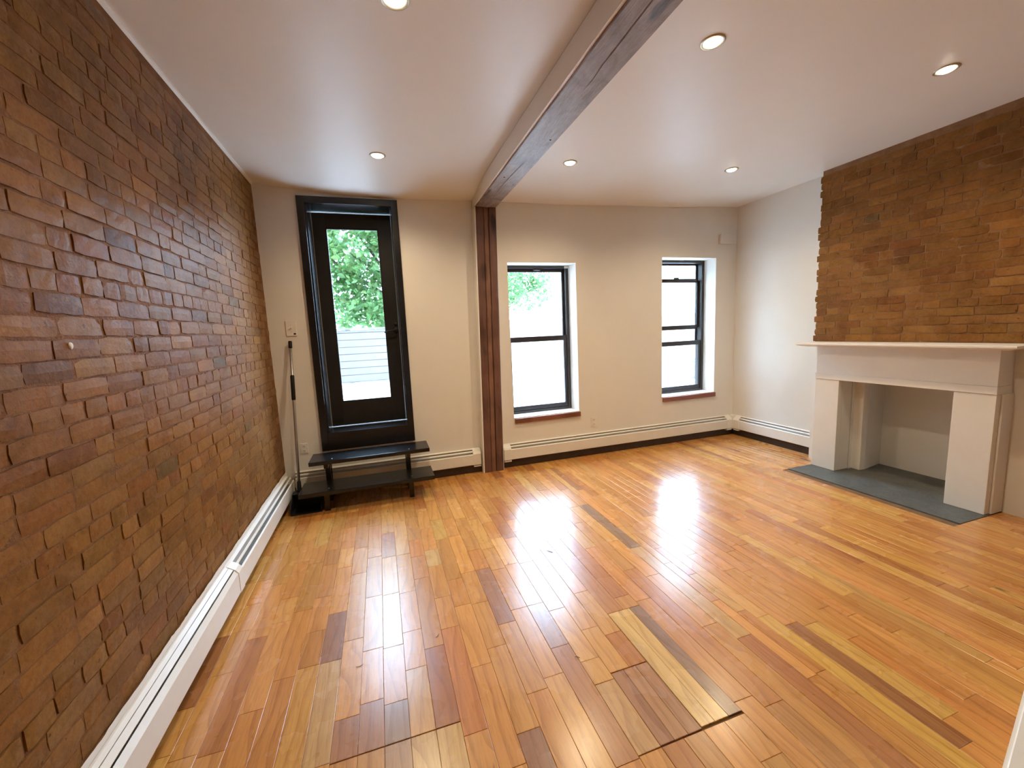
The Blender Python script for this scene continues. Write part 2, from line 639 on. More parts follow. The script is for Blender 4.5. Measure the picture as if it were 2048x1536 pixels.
def make_bricks(wall, to_world, y_lo, y_hi, z_lo, z_hi, limit, seed, pal, facing, ragged=None):
    """lay courses; the bricks that show largest become parts, the rest one joined part"""
    r = random.Random(seed)
    CH = 0.0675
    rows = int((z_hi - z_lo) / CH) + 1
    L = []
    for k in range(rows):
        zc = z_lo + (k + 0.5) * CH
        h = 0.0605
        if zc + h / 2 > z_hi - 0.004:
            h = min(h, (z_hi - 0.004 - zc) * 2)
            if h < 0.022:
                continue
        header = (k % 6 == 4)
        y = y_hi - (0.0 if k % 2 == 0 else 0.105) - r.uniform(0, 0.03)
        if ragged:
            y = y_hi + r.uniform(-0.012, 0.018)
        first = True
        while y > y_lo:
            w = r.uniform(0.095, 0.112) if header or r.random() < 0.12 else r.uniform(0.188, 0.222)
            if ragged and first and k % 2:
                w = r.uniform(0.095, 0.115)
            first = False
            j = r.uniform(0.004, 0.009)
            yc = y - w / 2
            dz = 0.010 * math.sin(yc * 1.7 + k * 0.21 + seed) + r.uniform(-0.002, 0.002)
            if zc + dz + h / 2 > z_hi:
                dz = 0
            L.append((yc, zc + dz, w, h, r.uniform(-0.0025, 0.0020), r.randrange(10 ** 6), pick(pal, r, (0.92, 0.83, 0.56))))
            y -= w + j
    # visible size
    sc = []
    for i, b in enumerate(L):
        p = project(to_world(0, b[0], b[1]))
        vis = p is not None and -40 < p[0] < 2088 and -40 < p[1] < 1576
        a = 0
        if vis:
            pa = project(to_world(0, b[0] - b[2] / 2, b[1] - b[3] / 2))
            pb = project(to_world(0, b[0] + b[2] / 2, b[1] + b[3] / 2))
            if pa and pb:
                a = abs(pa[0] - pb[0]) * abs(b[3]) / p[2]
        sc.append((a, i))
    sc.sort(reverse=True)
    single = {i for a, i in sc[:limit] if a > 0}
    pool = {}
    JV, JF, JC = [], [], []
    for i, (yc, zc, w, h, dx, sd, c) in enumerate(L):
        if i in single:
            hd = w < 0.15
            key = (hd, sd % 14)
            if key not in pool:
                V, Fc = brick_verts(0.104 if hd else 0.205, 0.0585, sd)
                V = [to_world(*v, rel=True) for v in V]
                me = bpy.data.meshes.new('brick')
                me.from_pydata(V, [], Fc if facing > 0 else [f[::-1] for f in Fc])
                me.materials.append(M['brick'])
                set_attr(me, 'bc', (1.0, 1.0, 1.0))
                pool[key] = me
            o = bpy.data.objects.new('brick', pool[key])
            o.location = to_world(dx, yc, zc)
            o.scale = (1, w / (0.104 if hd else 0.205), h / 0.0585)
            o.rotation_euler = (R.uniform(-0.006, 0.006), R.uniform(-0.012, 0.012), R.uniform(-0.005, 0.005))
            o.color = (*c, 1)
            link(o, wall)
        else:
            V, Fc = brick_verts(w, h, sd)
            nb = len(JV)
            for v in V:
                a = to_world(*v, rel=True)
                b = to_world(dx, yc, zc)
                JV.append((a[0] + b[0], a[1] + b[1], a[2] + b[2]))
                JC.append(c)
            for f in Fc:
                f = tuple(nb + q for q in (f if facing > 0 else f[::-1]))
                JF.append(f)
    if JV:
        me = bpy.data.meshes.new('brickwork')
        me.from_pydata(JV, [], JF)
        me.materials.append(M['brick'])
        set_attr(me, 'bc', JC)
        o = link(bpy.data.objects.new('brickwork', me), wall)
        o['kind'] = 'stuff'


def tw_left(x, y, z, rel=False):
    return (x, y, z)


make_bricks(wl, tw_left, -1.6, YB - 0.004, 0.20, 2.876, 300, 11, BR_PAL, 1)
# a chip of white plaster stuck to the bricks
bm = bmesh.new()
bmesh.ops.create_icosphere(bm, subdivisions=2, radius=1)
for v_ in bm.verts:
    v_.co = Vector((0.004 + v_.co.x * 0.005, 1.685 + v_.co.y * 0.009 * (1 + 0.4 * v_.co.z), 1.516 + v_.co.z * 0.012))
bm_obj('plaster_chip', bm, M['white_trim'], wl)
bm = bmesh.new()
top_, bot_ = [], []
for i in range(261):
    y = -0.6 + (YB - 0.02 + 0.6) * i / 260
    k = noise.noise(Vector((y * 9, 2.2, 0))) * 0.007 + noise.noise(Vector((y * 38, 5.2, 0))) * 0.004
    x = 0.0085 + noise.noise(Vector((y * 6, 9.1, 0))) * 0.0005
    top_.append(bm.verts.new((x - 0.0015, y, 0.283 + k)))
    bot_.append(bm.verts.new((x + 0.001, y, 0.25)))
for i in range(260):
    bm.faces.new([bot_[i], bot_[i + 1], top_[i + 1], top_[i]])
bm_obj('white_paint_edge', bm, M['white_trim'], wl, smooth=True)
# painted bead where the bricks meet the ceiling
bead = prism('trim_1', [(-0.004, 2.862), (0.008, 2.872), (0.012, 2.90), (-0.004, 2.90)], YF, YB, 'y', M['white_trim'])
structure(bead, 'thin white caulk line between brick wall and ceiling')

# chimney breast
wc = empty('wall_chimney', (XC, 2.3, 0))
structure(wc, 'chimney breast, bare brown brick above and white plaster below')
for nm, a in (('plaster_pier', (CY0, 1.90, 0, 1.235)), ('plaster_pier', (2.72, CY1, 0, 1.235)), ('plaster_head', (1.90, 2.72, 0.93, 1.235))):
    keep_world(box(nm, XC, XR + 0.0, a[0], a[1], a[2], a[3], M['plaster'], bevel=0.0), wc)
verts, faces = [], []
NY, NZ = 40, 40
for j in range(NZ + 1):
    for i in range(NY + 1):
        y = CY0 + (CY1 - 0.006 - CY0) * i / NY
        z = 1.235 + 1.69 * j / NZ
        d = noise.noise(Vector((y * 5, z * 5, 8.3))) * 0.003 + noise.noise(Vector((y * 21, z * 21, 2.1))) * 0.0025
        verts.append((XC + 0.0048 + d * 0.55, y, z))
for j in range(NZ):
    for i in range(NY):
        a = j * (NY + 1) + i
        faces.append((a, a + NY + 1, a + NY + 2, a + 1))
keep_world(mesh_obj('mortar_bed', verts, faces, M['mortar_pale'], smooth=True), wc)
keep_world(box('chimney_core', XC + 0.02, XR, CY0, CY1 - 0.004, 1.235, 2.95, M['white_trim'], bevel=0), wc)


def tw_right(x, y, z, rel=False):
    return (-x, y, z) if rel else (-x, y - 2.3, z)


_pj = project
def project_right(p):
    return _pj((p[0] + XC, p[1] + 2.3, p[2]))


project = project_right
make_bricks(wc, lambda x, y, z, rel=False: tw_right(x, y, z, rel), CY0 + 0.05, CY1, 1.25, 2.915, 300, 23, BR_PAL, -1, ragged=True)
project = _pj

# ------------------------------------------------------------------ floor: every board with its own edges
fl = empty('floor', (0, 0, 0))
structure(fl, 'glossy honey oak strip floor with patched boards')
sub = box('subfloor', -0.1, 5.75, YF - 0.1, YB + 0.02, -0.08, -0.006, M['subfloor'], fl, bevel=0)
edges = [0.004]
x = 0.934 - 0.0945 * 9
while x < 1.95:
    edges.append(x)
    x += 0.0945
edges = [0.004] + [e for e in edges if e > 0.03 and e < 1.93]
edges += [1.9685, 2.066, 2.1635, 2.257, 2.352, 2.447, 2.535, 2.593, 2.652, 2.731, 2.811, 2.908]
x = 2.908
while x < XR - 0.09:
    x += R.choice([0.074, 0.078, 0.082, 0.067])
    edges.append(x)
edges.append(XR)
# colours (linear)
P_OAK = [((0.61, 0.285, 0.072), 27), ((0.57, 0.253, 0.062), 22), ((0.64, 0.318, 0.083), 15), ((0.51, 0.210, 0.053), 10), ((0.41, 0.163, 0.050), 3), ((0.665, 0.360, 0.098), 6)]
planks = []   # x0, x1, y0, y1, colour, lift


def blocked(x0, x1, segs):
    """cut hearth and firebox out of a run of boards"""
    out = []
    if x1 > 4.757:
        for a, b in segs:
            if b <= 1.658 or a >= 2.950:
                out.append((a, b))
                continue
            if a < 1.658:
                out.append((a, 1.658))
            if b > 2.950:
                out.append((2.950, b))
    else:
        out = segs
    return [(a, b) for a, b in out if b - a > 0.02]


def lay(x0, x1, ya, yb, lmin, lmax, pal, r):
    y = ya + 0.0
    y2 = ya + r.uniform(0.08, lmax)
    while y < yb - 1e-6:
        y2 = min(y2, yb)
        if yb - y2 < 0.07:
            y2 = yb
        c = pick(pal, r)
        for a, b in blocked(x0, x1, [(y, y2)]):
            planks.append((x0, x1, a, b, c, r.uniform(0, 0.0005)))
        y = y2
        y2 = y + r.uniform(lmin, lmax)


YE = YB - 0.02
for x0, x1 in zip(edges, edges[1:]):
    xm = (x0 + x1) / 2
    r = random.Random(int(xm * 1000))
    if xm < 1.97:
        pal, lmin, lmax = P_OAK, 0.17, 0.62
    else:
        pal, lmin, lmax = P_OAK, 0.32, 1.05
    segs = [(YF, YE)]
    if 0.69 < xm < 1.15:                       # straight cross cut
        segs = [(YF, 1.429), (1.432, YE)]
    elif 1.687 < xm < 1.78:                    # patch board
        planks.append((x0, x1, 1.083, 1.391, (0.56, 0.315, 0.12), 0.0004))
        segs = [(YF, 1.080), (1.392, YE)]
    elif 1.78 < xm < 1.968:                    # three narrow boards replace two
        segs = [(YF, 1.080), (1.422, YE)]
    elif 1.968 < xm < 2.164:
        segs = [(YF, 1.080), (1.754, YE)]
    for a, b in segs:
        lay(x0, x1, a, b, lmin, lmax, pal, r)
e0, e1 = 1.7795, 1.9685
e0 = max(e for e in edges if e < 1.80)
for k, c in enumerate([(0.40, 0.19, 0.09), (0.47, 0.235, 0.10), (0.43, 0.21, 0.09)]):
    w = (1.9685 - e0) / 3
    planks.append((e0 + k * w, e0 + (k + 1) * w, 1.085, 1.418, c, 0.0008))
for k, c in enumerate([(0.70, 0.45, 0.155), (0.69, 0.43, 0.135), (0.30, 0.165, 0.085)]):
    planks.append((1.970 + k * 0.0645, 1.970 + (k + 1) * 0.0645, 1.0905, 1.7515, c, 0.0016))
# boards of unusual colour that stand out in the room
SPECIAL = [(2.49, 1.4, (0.58, 0.33, 0.10)), (2.69, 1.35, (0.68, 0.39, 0.085)), (2.77, 1.2, (0.37, 0.160, 0.055)), (2.86, 1.15, (0.66, 0.38, 0.095)),
           (3.25, 1.55, (0.66, 0.36, 0.085)), (3.90, 1.5, (0.66, 0.34, 0.075)), (0.89, 1.6, (0.36, 0.21, 0.11)), (0.80, 1.55, (0.42, 0.20, 0.085)),
           (1.36, 1.3, (0.33, 0.15, 0.07)), (1.46, 1.95, (0.38, 0.18, 0.09)), (1.60, 1.9, (0.42, 0.21, 0.10)), (2.49, 2.62, (0.30, 0.17, 0.09)),
           (0.98, 1.36, (0.60, 0.36, 0.12)), (1.08, 1.36, (0.61, 0.37, 0.125)), (0.89, 1.36, (0.42, 0.23, 0.10)), (1.15, 2.6, (0.62, 0.38, 0.14)),
           (0.61, 1.55, (0.60, 0.37, 0.15)), (0.70, 1.6, (0.43, 0.20, 0.08)), (0.89, 2.3, (0.63, 0.42, 0.19)), (0.60, 1.95, (0.35, 0.17, 0.095))]
for sx, sy, c in SPECIAL:
    for i, p in enumerate(planks):
        if p[0] < sx < p[1] and p[2] < sy < p[3]:
            planks[i] = (*p[:4], c, p[5])


def plank_verts(x0, x1, y0, y1, lift, r):
    g = 0.0005
    bvl = 0.0012
    zt = lift
    ta, tb = r.uniform(-0.0003, 0.0003), r.uniform(-0.0003, 0.0003)
    X0_, X1_, Y0_, Y1_ = x0 + g, x1 - g, y0 + g, y1 - g
    lo = [(X0_, Y0_), (X1_, Y0_), (X1_, Y1_), (X0_, Y1_)]
    hi = [(X0_ + bvl, Y0_ + bvl), (X1_ - bvl, Y0_ + bvl), (X1_ - bvl, Y1_ - bvl), (X0_ + bvl, Y1_ - bvl)]
    V = [(a, b, -0.008) for a, b in lo] + [(a, b, zt - bvl * 0.8) for a, b in lo]
    V += [(hi[0][0], hi[0][1], zt + ta), (hi[1][0], hi[1][1], zt - ta), (hi[2][0], hi[2][1], zt - tb), (hi[3][0], hi[3][1], zt + tb)]
    Fc = [(8, 9, 10, 11)]
    for k in range(4):
        q = (k + 1) % 4
        Fc.append((k, q, 4 + q, 4 + k))
        Fc.append((4 + k, 4 + q, 8 + q, 8 + k))
    return V, Fc


sc = []
for i, p in enumerate(planks):
    q = project(((p[0] + p[1]) / 2, (p[2] + p[3]) / 2, 0))
    ok = q is not None and -60 < q[0] < 2108 and -60 < q[1] < 1640
    a = (p[1] - p[0]) * (p[3] - p[2]) / q[2] ** 3 if ok else 0
    sc.append((a, i))
sc.sort(reverse=True)
single = {i for a, i in sc[:300] if a > 0}
JV, JF, JC, JO = [], [], [], []
for i, p in enumerate(planks):
    r = random.Random(i * 17 + 3)
    V, Fc = plank_verts(p[0], p[1], p[2], p[3], p[5], r)
    po = (r.random(), r.random(), r.random())
    if i in single:
        me = bpy.data.meshes.new('plank')
        me.from_pydata(V, [], Fc)
        me.materials.append(M['floor'])
        set_attr(me, 'pc', p[4])
        set_attr(me, 'po', po)
        link(bpy.data.objects.new('plank', me), fl)
    else:
        nb = len(JV)
        JV += V
        JF += [tuple(nb + k for k in f) for f in Fc]
        JC += [p[4]] * len(V)
        JO += [po] * len(V)
me = bpy.data.meshes.new('planking')
me.from_pydata(JV, [], JF)
me.materials.append(M['floor'])
set_attr(me, 'pc', JC)
set_attr(me, 'po', JO)
o = link(bpy.data.objects.new('planking', me), fl)
o['kind'] = 'stuff'

# dark wooden base strips seen under the heaters
structure(box('baseboard_back', 0.02, 1.90, YB - 0.03, YB, 0, 0.10, M['base_dark'], bevel=0.003), 'dark brown base strip under the heater behind the steps')
structure(box('baseboard_window', 2.135, XR, YB - 0.03, YB, 0, 0.10, M['base_dark'], bevel=0.003), 'dark brown base strip under the windows')
structure(box('baseboard_right', XR - 0.03, XR, CY1, YB - 0.031, 0, 0.10, M['base_dark'], bevel=0.003), 'dark brown base strip beside the chimney breast')
# white ledge at the edge of the room near the viewer
bm = bmesh.new()
pf = [(3.088 + 0.50, 0.721 + 0.142), (2.631 - 0.20, 0.591 - 0.057), (2.45, 0.25), (3.62, 0.30)]
A = [bm.verts.new((a, b, 0.002)) for a, b in pf]
B = [bm.verts.new((a, b, 0.12)) for a, b in pf]
bm.faces.new(A)
bm.faces.new(B[::-1])
for i in range(4):
    bm.faces.new([A[i], B[i], B[(i + 1) % 4], A[(i + 1) % 4]])
bmesh.ops.bevel(bm, geom=bm.edges[:], offset=0.012, segments=3, affect='EDGES')
structure(bm_obj('wall_ledge', bm, M['white_trim']), 'low white painted ledge standing on the oak floor')

# ------------------------------------------------------------------ beam and post
bmr = empty('ceiling_beam', (2.07, 1.0, 2.744))
tag(bmr, 'weathered brown timber beam crossing the ceiling with white plastered side', 'beam')


def beam_warp(v):
    k = noise.noise(Vector((v.x * 9, v.y * 3.2, v.z * 9))) * 0.0035
    return (v.x + k, v.y, v.z + 0.5 * k + 0.002 * math.sin(v.y * 3))


bm = bmesh.new()
N = 110
prev = None
for i in range(N + 1):
    y = YF + 0.01 + (YB - 0.004 - YF - 0.01) * i / N
    ring = []
    for (px_, pz_) in ((1.966, 2.79), (1.966, 2.7475), (1.970, 2.744), (2.035, 2.7445), (2.067, 2.744), (2.071, 2.7443), (2.075, 2.744), (2.12, 2.7435), (2.174, 2.744), (2.178, 2.7475), (2.178, 2.79)):
        p = Vector((px_, y, pz_))
        k = noise.noise(Vector((px_ * 14, y * 4, pz_ * 9))) * 0.004
        crack = 0.0
        if 2.06 < px_ < 2.08:
            p.x += 0.034 * noise.noise(Vector((0.3, y * 1.5, 7.7))) + 0.006 * noise.noise(Vector((0.3, y * 9, 1.7)))
            if 2.068 < px_ < 2.074:
                crack = 0.012 * max(0, min(0.6, noise.noise(Vector((1.3, y * 1.3, 2.2))) * 1.5 + 0.05))
        p.z += (0.6 * k if pz_ < 2.78 else 0) + crack
        if pz_ < 2.78 and (px_ < 1.975 or px_ > 2.17):
            p.x += k
        ring.append(bm.verts.new(p))
    if prev:
        for a in range(len(ring) - 1):
            bm.faces.new([prev[a], prev[a + 1], ring[a + 1], ring[a]])
        bm.faces.new([prev[-1], prev[0], ring[0], ring[-1]])
    else:
        bm.faces.new(ring[::-1])
    prev = ring
bm.faces.new(prev)
keep_world(bm_obj('timber', bm, M['beam']), bmr)
keep_world(box('plaster_casing', 1.952, 2.172, YF + 0.002, YB - 0.002, 2.756, 2.895, M['ceiling'], bevel=0.006), bmr)
for px_, y in ((2.02, 3.35), (2.13, 2.66)):
    keep_world(lathe('nail_hole_disc', [(0.0005, -0.0045), (0.006, -0.0045), (0.007, -0.001)], M['hole_shade'], None, 10, (px_, y, 2.7445)), bmr)  # dark disc stands in for a shaded nail hole

post = empty('wooden_post', (1.99, 4.20, 0))
tag(post, 'dark red brown post of three upright boards under the ceiling beam', 'post')


def lean(v):
    k = noise.noise(Vector((v.x * 8, v.y * 8, v.z * 2.5)))
    return (v.x + 0.052 * v.z / 2.744 + 0.004 * k, v.y + 0.002 * k, v.z)


def post_board(name, x0, x1, y0, mat):
    bm = bmesh.new()
    n = 44
    prev = None
    for i in range(n + 1):
        z = 0.001 + 2.742 * i / n
        pr_ = [(x0, YB - 0.002), (x0, y0 + 0.006), (x0 + 0.006, y0), (x1 - 0.006, y0), (x1, y0 + 0.006), (x1, YB - 0.002)]
        ring = []
        for q, (a, b) in enumerate(pr_):
            v = Vector(lean(Vector((a, b, z))))
            k = noise.noise(Vector((a * 30, z * 9, b * 30)))
            if 0 < q < 5:
                v.x += 0.0025 * k * (1 if q in (1, 2, 3, 4) else 0)
                v.y += 0.002 * k
            ring.append(bm.verts.new(v))
        if prev:
            for a in range(5):
                bm.faces.new([prev[a], prev[a + 1], ring[a + 1], ring[a]])
            bm.faces.new([prev[5], prev[0], ring[0], ring[5]])
        else:
            bm.faces.new(ring[::-1])
        prev = ring
    bm.faces.new(prev)
    return keep_world(bm_obj(name, bm, mat), post)


post_board('board', 1.912, 1.987, 4.150, M['post'])
post_board('board', 1.991, 2.042, 4.158, M['post_mid'])
post_board('board', 2.046, 2.122, 4.150, M['post'])
keep_world(box('white_edging', 1.896, 1.911, 4.153, YB - 0.001, 0.001, 2.742, M['white_trim'], bevel=0.002, fn=lambda v: (v.x + 0.052 * v.z / 2.744, v.y, v.z)), post)
keep_world(box('white_edging', 2.124, 2.130, 4.163, YB - 0.001, 0.001, 2.742, M['white_trim'], bevel=0.001, fn=lambda v: (v.x + 0.052 * v.z / 2.744, v.y, v.z)), post)

# ------------------------------------------------------------------ door
dr = empty('door_1', (0.78, YB, 0.43))
structure(dr, 'black door with one tall glass pane in a black frame above the steps')
K = lambda o: keep_world(o, dr)
CX0, CX1, CZ0, CZ1 = 0.338, 1.213, 0.432, 2.787
K(box('casing', CX0, DX0 + 0.004, YB - 0.028, YB + 0.001, CZ0, CZ1, M['black_paint'], bevel=0.003))
K(box('casing', DX1 - 0.012, CX1, YB - 0.028, YB + 0.001, CZ0, CZ1, M['black_paint'], bevel=0.003))
K(box('casing', DX0 + 0.004, DX1 - 0.012, YB - 0.028, YB + 0.001, 2.726, CZ1, M['black_paint'], bevel=0.003))
K(box('apron', DX0 + 0.004, DX1 - 0.012, YB - 0.028, YB + 0.001, CZ0, 0.605, M['black_paint'], bevel=0.003))
K(box('jamb', DX0 + 0.0005, DX0 + 0.018, YB, YB + 0.30, DZ0 + 0.03, DZ1 - 0.0005, M['black_paint'], bevel=0.001))
K(box('jamb', DX1 - 0.014, DX1 - 0.0005, YB, YB + 0.30, DZ0 + 0.03, DZ1 - 0.0005, M['black_paint'], bevel=0.001))
K(box('head_jamb', DX0 + 0.018, DX1 - 0.014, YB, YB + 0.30, DZ1 - 0.014, DZ1 - 0.0005, M['black_paint'], bevel=0.001))
K(prism('door_sill', [(YB - 0.002, DZ0 + 0.002), (YB - 0.002, 0.603), (YB + 0.20, 0.604), (YB + 0.205, 0.609), (YB + 0.31, 0.600), (YB + 0.30, DZ0 + 0.002)], DX0 + 0.001, DX1 - 0.001, 'x', M['black_paint'], bevel=0.002))
SY = YB + 0.240     # inner face of the door leaf
SX0, SX1, SZ0, SZ1 = 0.422, 1.150, 0.612, 2.714
GX0, GX1, GZ0, GZ1 = 0.533, 1.025, 0.852, 2.578
K(box('stile', SX0, GX0, SY, SY + 0.042, SZ0, SZ1, M['black_satin'], bevel=0.002))
K(box('stile', GX1, SX1, SY, SY + 0.042, SZ0, SZ1, M['black_satin'], bevel=0.002))
K(box('top_rail', GX0, GX1, SY, SY + 0.042, GZ1, SZ1, M['black_satin'], bevel=0.002))
K(box('bottom_rail', GX0, GX1, SY, SY + 0.042, SZ0, GZ0, M['black_satin'], bevel=0.002))
for a in ((GX0, GX0 + 0.012, GZ0, GZ1), (GX1 - 0.012, GX1, GZ0, GZ1), (GX0 + 0.012, GX1 - 0.012, GZ0, GZ0 + 0.014), (GX0 + 0.012, GX1 - 0.012, GZ1 - 0.012, GZ1)):
    K(box('glazing_bead', a[0], a[1], SY + 0.006, SY + 0.030, a[2], a[3], M['black_satin'], bevel=0.003))
K(box('glass_pane', GX0 + 0.002, GX1 - 0.002, SY + 0.018, SY + 0.022, GZ0 + 0.002, GZ1 - 0.002, M['glass'], bevel=0))
K(box('weather_strip', DX0 + 0.0185, SX0 - 0.001, SY + 0.006, SY + 0.03, SZ0, SZ1, M['strip'], bevel=0.001))
K(box('weather_strip', SX1 + 0.001, SX1 + 0.0028, SY - 0.002, SY + 0.03, SZ0, SZ1, M['strip'], bevel=0.0004))
K(box('weather_strip', DX0 + 0.019, SX1, SY + 0.004, SY + 0.03, SZ1 + 0.0005, SZ1 + 0.0035, M['strip'], bevel=0.0006))
# lever handle
hd = K(lathe('handle_rose', [(0.001, 0.014), (0.022, 0.014), (0.026, 0.010), (0.027, 0.0)], M['rubber'], None, 24))
hd.data.transform(Matrix.Translation((1.120, SY, 1.565)) @ Matrix.Rotation(math.radians(90), 4, 'X'))
K(tube('lever', [(1.120, SY - 0.010, 1.565), (1.120, SY - 0.048, 1.565), (1.112, SY - 0.056, 1.564), (1.072, SY - 0.058, 1.560), (1.030, SY - 0.056, 1.552), (1.004, SY - 0.054, 1.544)], [0.009, 0.009, 0.009, 0.008, 0.0075, 0.0065], M['rubber']))
lk = K(lathe('lock_rose', [(0.001, 0.012), (0.014, 0.012), (0.018, 0.008), (0.019, 0.0)], M['rubber'], None, 20))
lk.data.transform(Matrix.Translation((1.124, SY, 1.628)) @ Matrix.Rotation(math.radians(90), 4, 'X'))


# ------------------------------------------------------------------ windows
def window(n, w, kind, label):
    x0, x1, z0, z1 = w
    wn = empty('window_%d' % n, ((x0 + x1) / 2, YB + 0.2, z0))
    structure(wn, label)
    K = lambda o: keep_world(o, wn)
    ya, yb_ = YB + 0.195, YB + 0.30
    f = 0.038
    K(box('frame_jamb', x0 + 0.001, x0 + f, ya, yb_, z0 + 0.012, z1 - 0.001, M['win_frame'], bevel=0.002))
    K(box('frame_jamb', x1 - f, x1 - 0.001, ya, yb_, z0 + 0.012, z1 - 0.001, M['win_frame'], bevel=0.002))
    K(box('frame_head', x0 + f, x1 - f, ya, yb_, z1 - 0.030, z1 - 0.001, M['win_frame'], bevel=0.002))
    K(box('frame_foot', x0 + f, x1 - f, ya, yb_, z0 + 0.012, z0 + 0.040, M['win_frame'], bevel=0.002))
    zm = 1.40 if kind == 1 else 1.245
    # lower sash, inner track
    def sash(name, za, zb, y0, y1, st, rails):
        s = K(box(name, x0 + f, x0 + f + st, y0, y1, za, zb, M['win_frame'], bevel=0.002))
        def sub(o):
            o.parent = s
            o.matrix_parent_inverse = s.matrix_parent_inverse.copy()
            return o
        o = box('sash_stile', x1 - f - st, x1 - f, y0, y1, za, zb, M['win_frame'], bevel=0.002)
        o.parent = s
        for (ra, rb) in rails:
            o = box('sash_rail', x0 + f + st, x1 - f - st, y0, y1, ra, rb, M['win_frame'], bevel=0.002)
            o.parent = s
        o = box('glass_pane', x0 + f + st - 0.004, x1 - f - st + 0.004, (y0 + y1) / 2 - 0.0015, (y0 + y1) / 2 + 0.0015, za + 0.01, zb - 0.01, M['glass'], bevel=0)
        o.parent = s
        return s
    sash('lower_sash', z0 + 0.040, zm + 0.026, ya + 0.012, ya + 0.040, 0.034, [(z0 + 0.040, z0 + 0.092), (zm - 0.034, zm + 0.026)])
    if kind == 1:
        sash('upper_sash', zm - 0.016, z1 - 0.030, ya + 0.052, ya + 0.080, 0.022, [(zm - 0.016, zm + 0.016), (z1 - 0.066, z1 - 0.030)])
        K(box('sash_lock', (x0 + x1) / 2 - 0.02, (x0 + x1) / 2 + 0.06, ya + 0.006, ya + 0.05, z1 - 0.052, z1 - 0.031, M['win_frame'], bevel=0.003))
        K(box('bracket', x1 - 0.05, x1 - 0.002, ya - 0.016, ya, z1 - 0.03, z1 - 0.006, M['plastic_white'], bevel=0.002))
    else:
        sash('upper_sash', 1.44, z1 - 0.245, ya + 0.052, ya + 0.080, 0.028, [(1.418, 1.474), (z1 - 0.272, z1 - 0.222)])
        sash('storm_sash', zm, z1 - 0.030, ya + 0.086, ya + 0.100, 0.020, [(z1 - 0.052, z1 - 0.030)])
        K(box('sash_lock', (x0 + x1) / 2 - 0.03, (x0 + x1) / 2 + 0.04, ya + 0.040, ya + 0.06, z1 - 0.228, z1 - 0.208, M['win_frame'], bevel=0.003))
    # timber sill with white painted top
    s = K(box('sill_board', x0 + 0.008, x1 + 0.010, YB - 0.022, YB - 0.001, z0 - 0.050, z0 + 0.004, M['sill'], bevel=0.003))
    K(box('sill_top', x0 + 0.0005, x1 - 0.0005, YB - 0.0005, ya + 0.0, z0 - 0.0, z0 + 0.012, M['white_trim'], bevel=0.001))


window(1, W1, 1, 'dark framed sash window beside the wooden post')
window(2, W2, 2, 'dark framed sash window near the room corner with extra rails')


# ------------------------------------------------------------------ baseboard heaters
def heater(name, loc, rz, L, label, caps, joint=None, shut=None):
    """local x along the wall, wall at y=0, room towards -y; shut = length with the damper closed"""
    h = empty(name, loc, rz)
    tag(h, label, 'heater')
    E_ = M['enamel']
    box('back_panel', 0, L, -0.007, -0.001, 0.105, 0.262, E_, h, bevel=0.001)
    for a, b, closed in ([(0, L, False)] if not shut else [(0, shut, True), (shut, L, False)]):
        if closed:
            prism('top_lip', [(-0.006, 0.262), (-0.006, 0.254), (-0.022, 0.249), (-0.023, 0.252), (-0.009, 0.262)], a, b, 'x', E_, h)
            box('heating_element', a + 0.004, b - 0.004, -0.056, -0.012, 0.112, 0.172, M['fin_metal'], h, bevel=0)
            prism('damper', [(-0.0245, 0.250), (-0.025, 0.2465), (-0.045, 0.2335), (-0.0455, 0.2365)], a, b, 'x', E_, h)
            prism('front_cover', [(-0.050, 0.231), (-0.048, 0.228), (-0.0655, 0.208), (-0.0655, 0.100), (-0.052, 0.092), (-0.052, 0.089), (-0.068, 0.097), (-0.068, 0.2095)], a, b, 'x', E_, h)
        else:
            prism('top_lip', [(-0.006, 0.262), (-0.006, 0.256), (-0.024, 0.251), (-0.025, 0.254), (-0.009, 0.262)], a, b, 'x', E_, h)
            box('heating_element', a + 0.004, b - 0.004, -0.056, -0.012, 0.112, 0.172, M['fin_metal'], h, bevel=0)
            prism('damper', [(-0.0375, 0.2415), (-0.037, 0.239), (-0.045, 0.2285), (-0.0465, 0.2300)], a, b, 'x', E_, h)
            prism('front_cover', [(-0.060, 0.2120), (-0.058, 0.2100), (-0.0655, 0.203), (-0.0655, 0.100), (-0.052, 0.092), (-0.052, 0.089), (-0.068, 0.097), (-0.068, 0.2045)], a, b, 'x', E_, h)
    for k in caps:
        a, b = (0, 0.085) if k == 0 else (L - 0.085, L)
        if k == 2:
            a, b = joint - 0.035, joint + 0.035
        prism('end_cap' if k < 2 else 'joint_cover', [(-0.001, 0.265), (-0.020, 0.258), (-0.055, 0.2345), (-0.071, 0.211), (-0.071, 0.094), (-0.050, 0.084), (-0.001, 0.084)], a, b, 'x', E_, h, bevel=0.0015)
        if k < 2:
            box('cap_foot', a + 0.004, b - 0.002, -0.066, -0.004, 0.072, 0.085, E_, h, bevel=0.001)
    return h


heater('baseboard_heater', (2.145, YB, 0), 0, XR - 0.075 - 2.145, 'long cream baseboard heater on the wall under both windows', (0, 1))
heater('baseboard_heater', (0.085, YB, 0), 0, 1.885 - 0.085, 'cream baseboard heater on the wall behind the black steps', (1,))
heater('baseboard_heater', (XR, YB - 0.08, 0), -math.pi / 2, YB - 0.08 - CY1 - 0.012, 'short white baseboard heater between room corner and fireplace', (0,))
heater('baseboard_heater', (0.0105, -0.6, 0), math.pi / 2, YB - 0.09 + 0.6, 'long white baseboard heater along the foot of the brick wall', (2,), joint=2.585 + 0.6, shut=2.585 + 0.6)
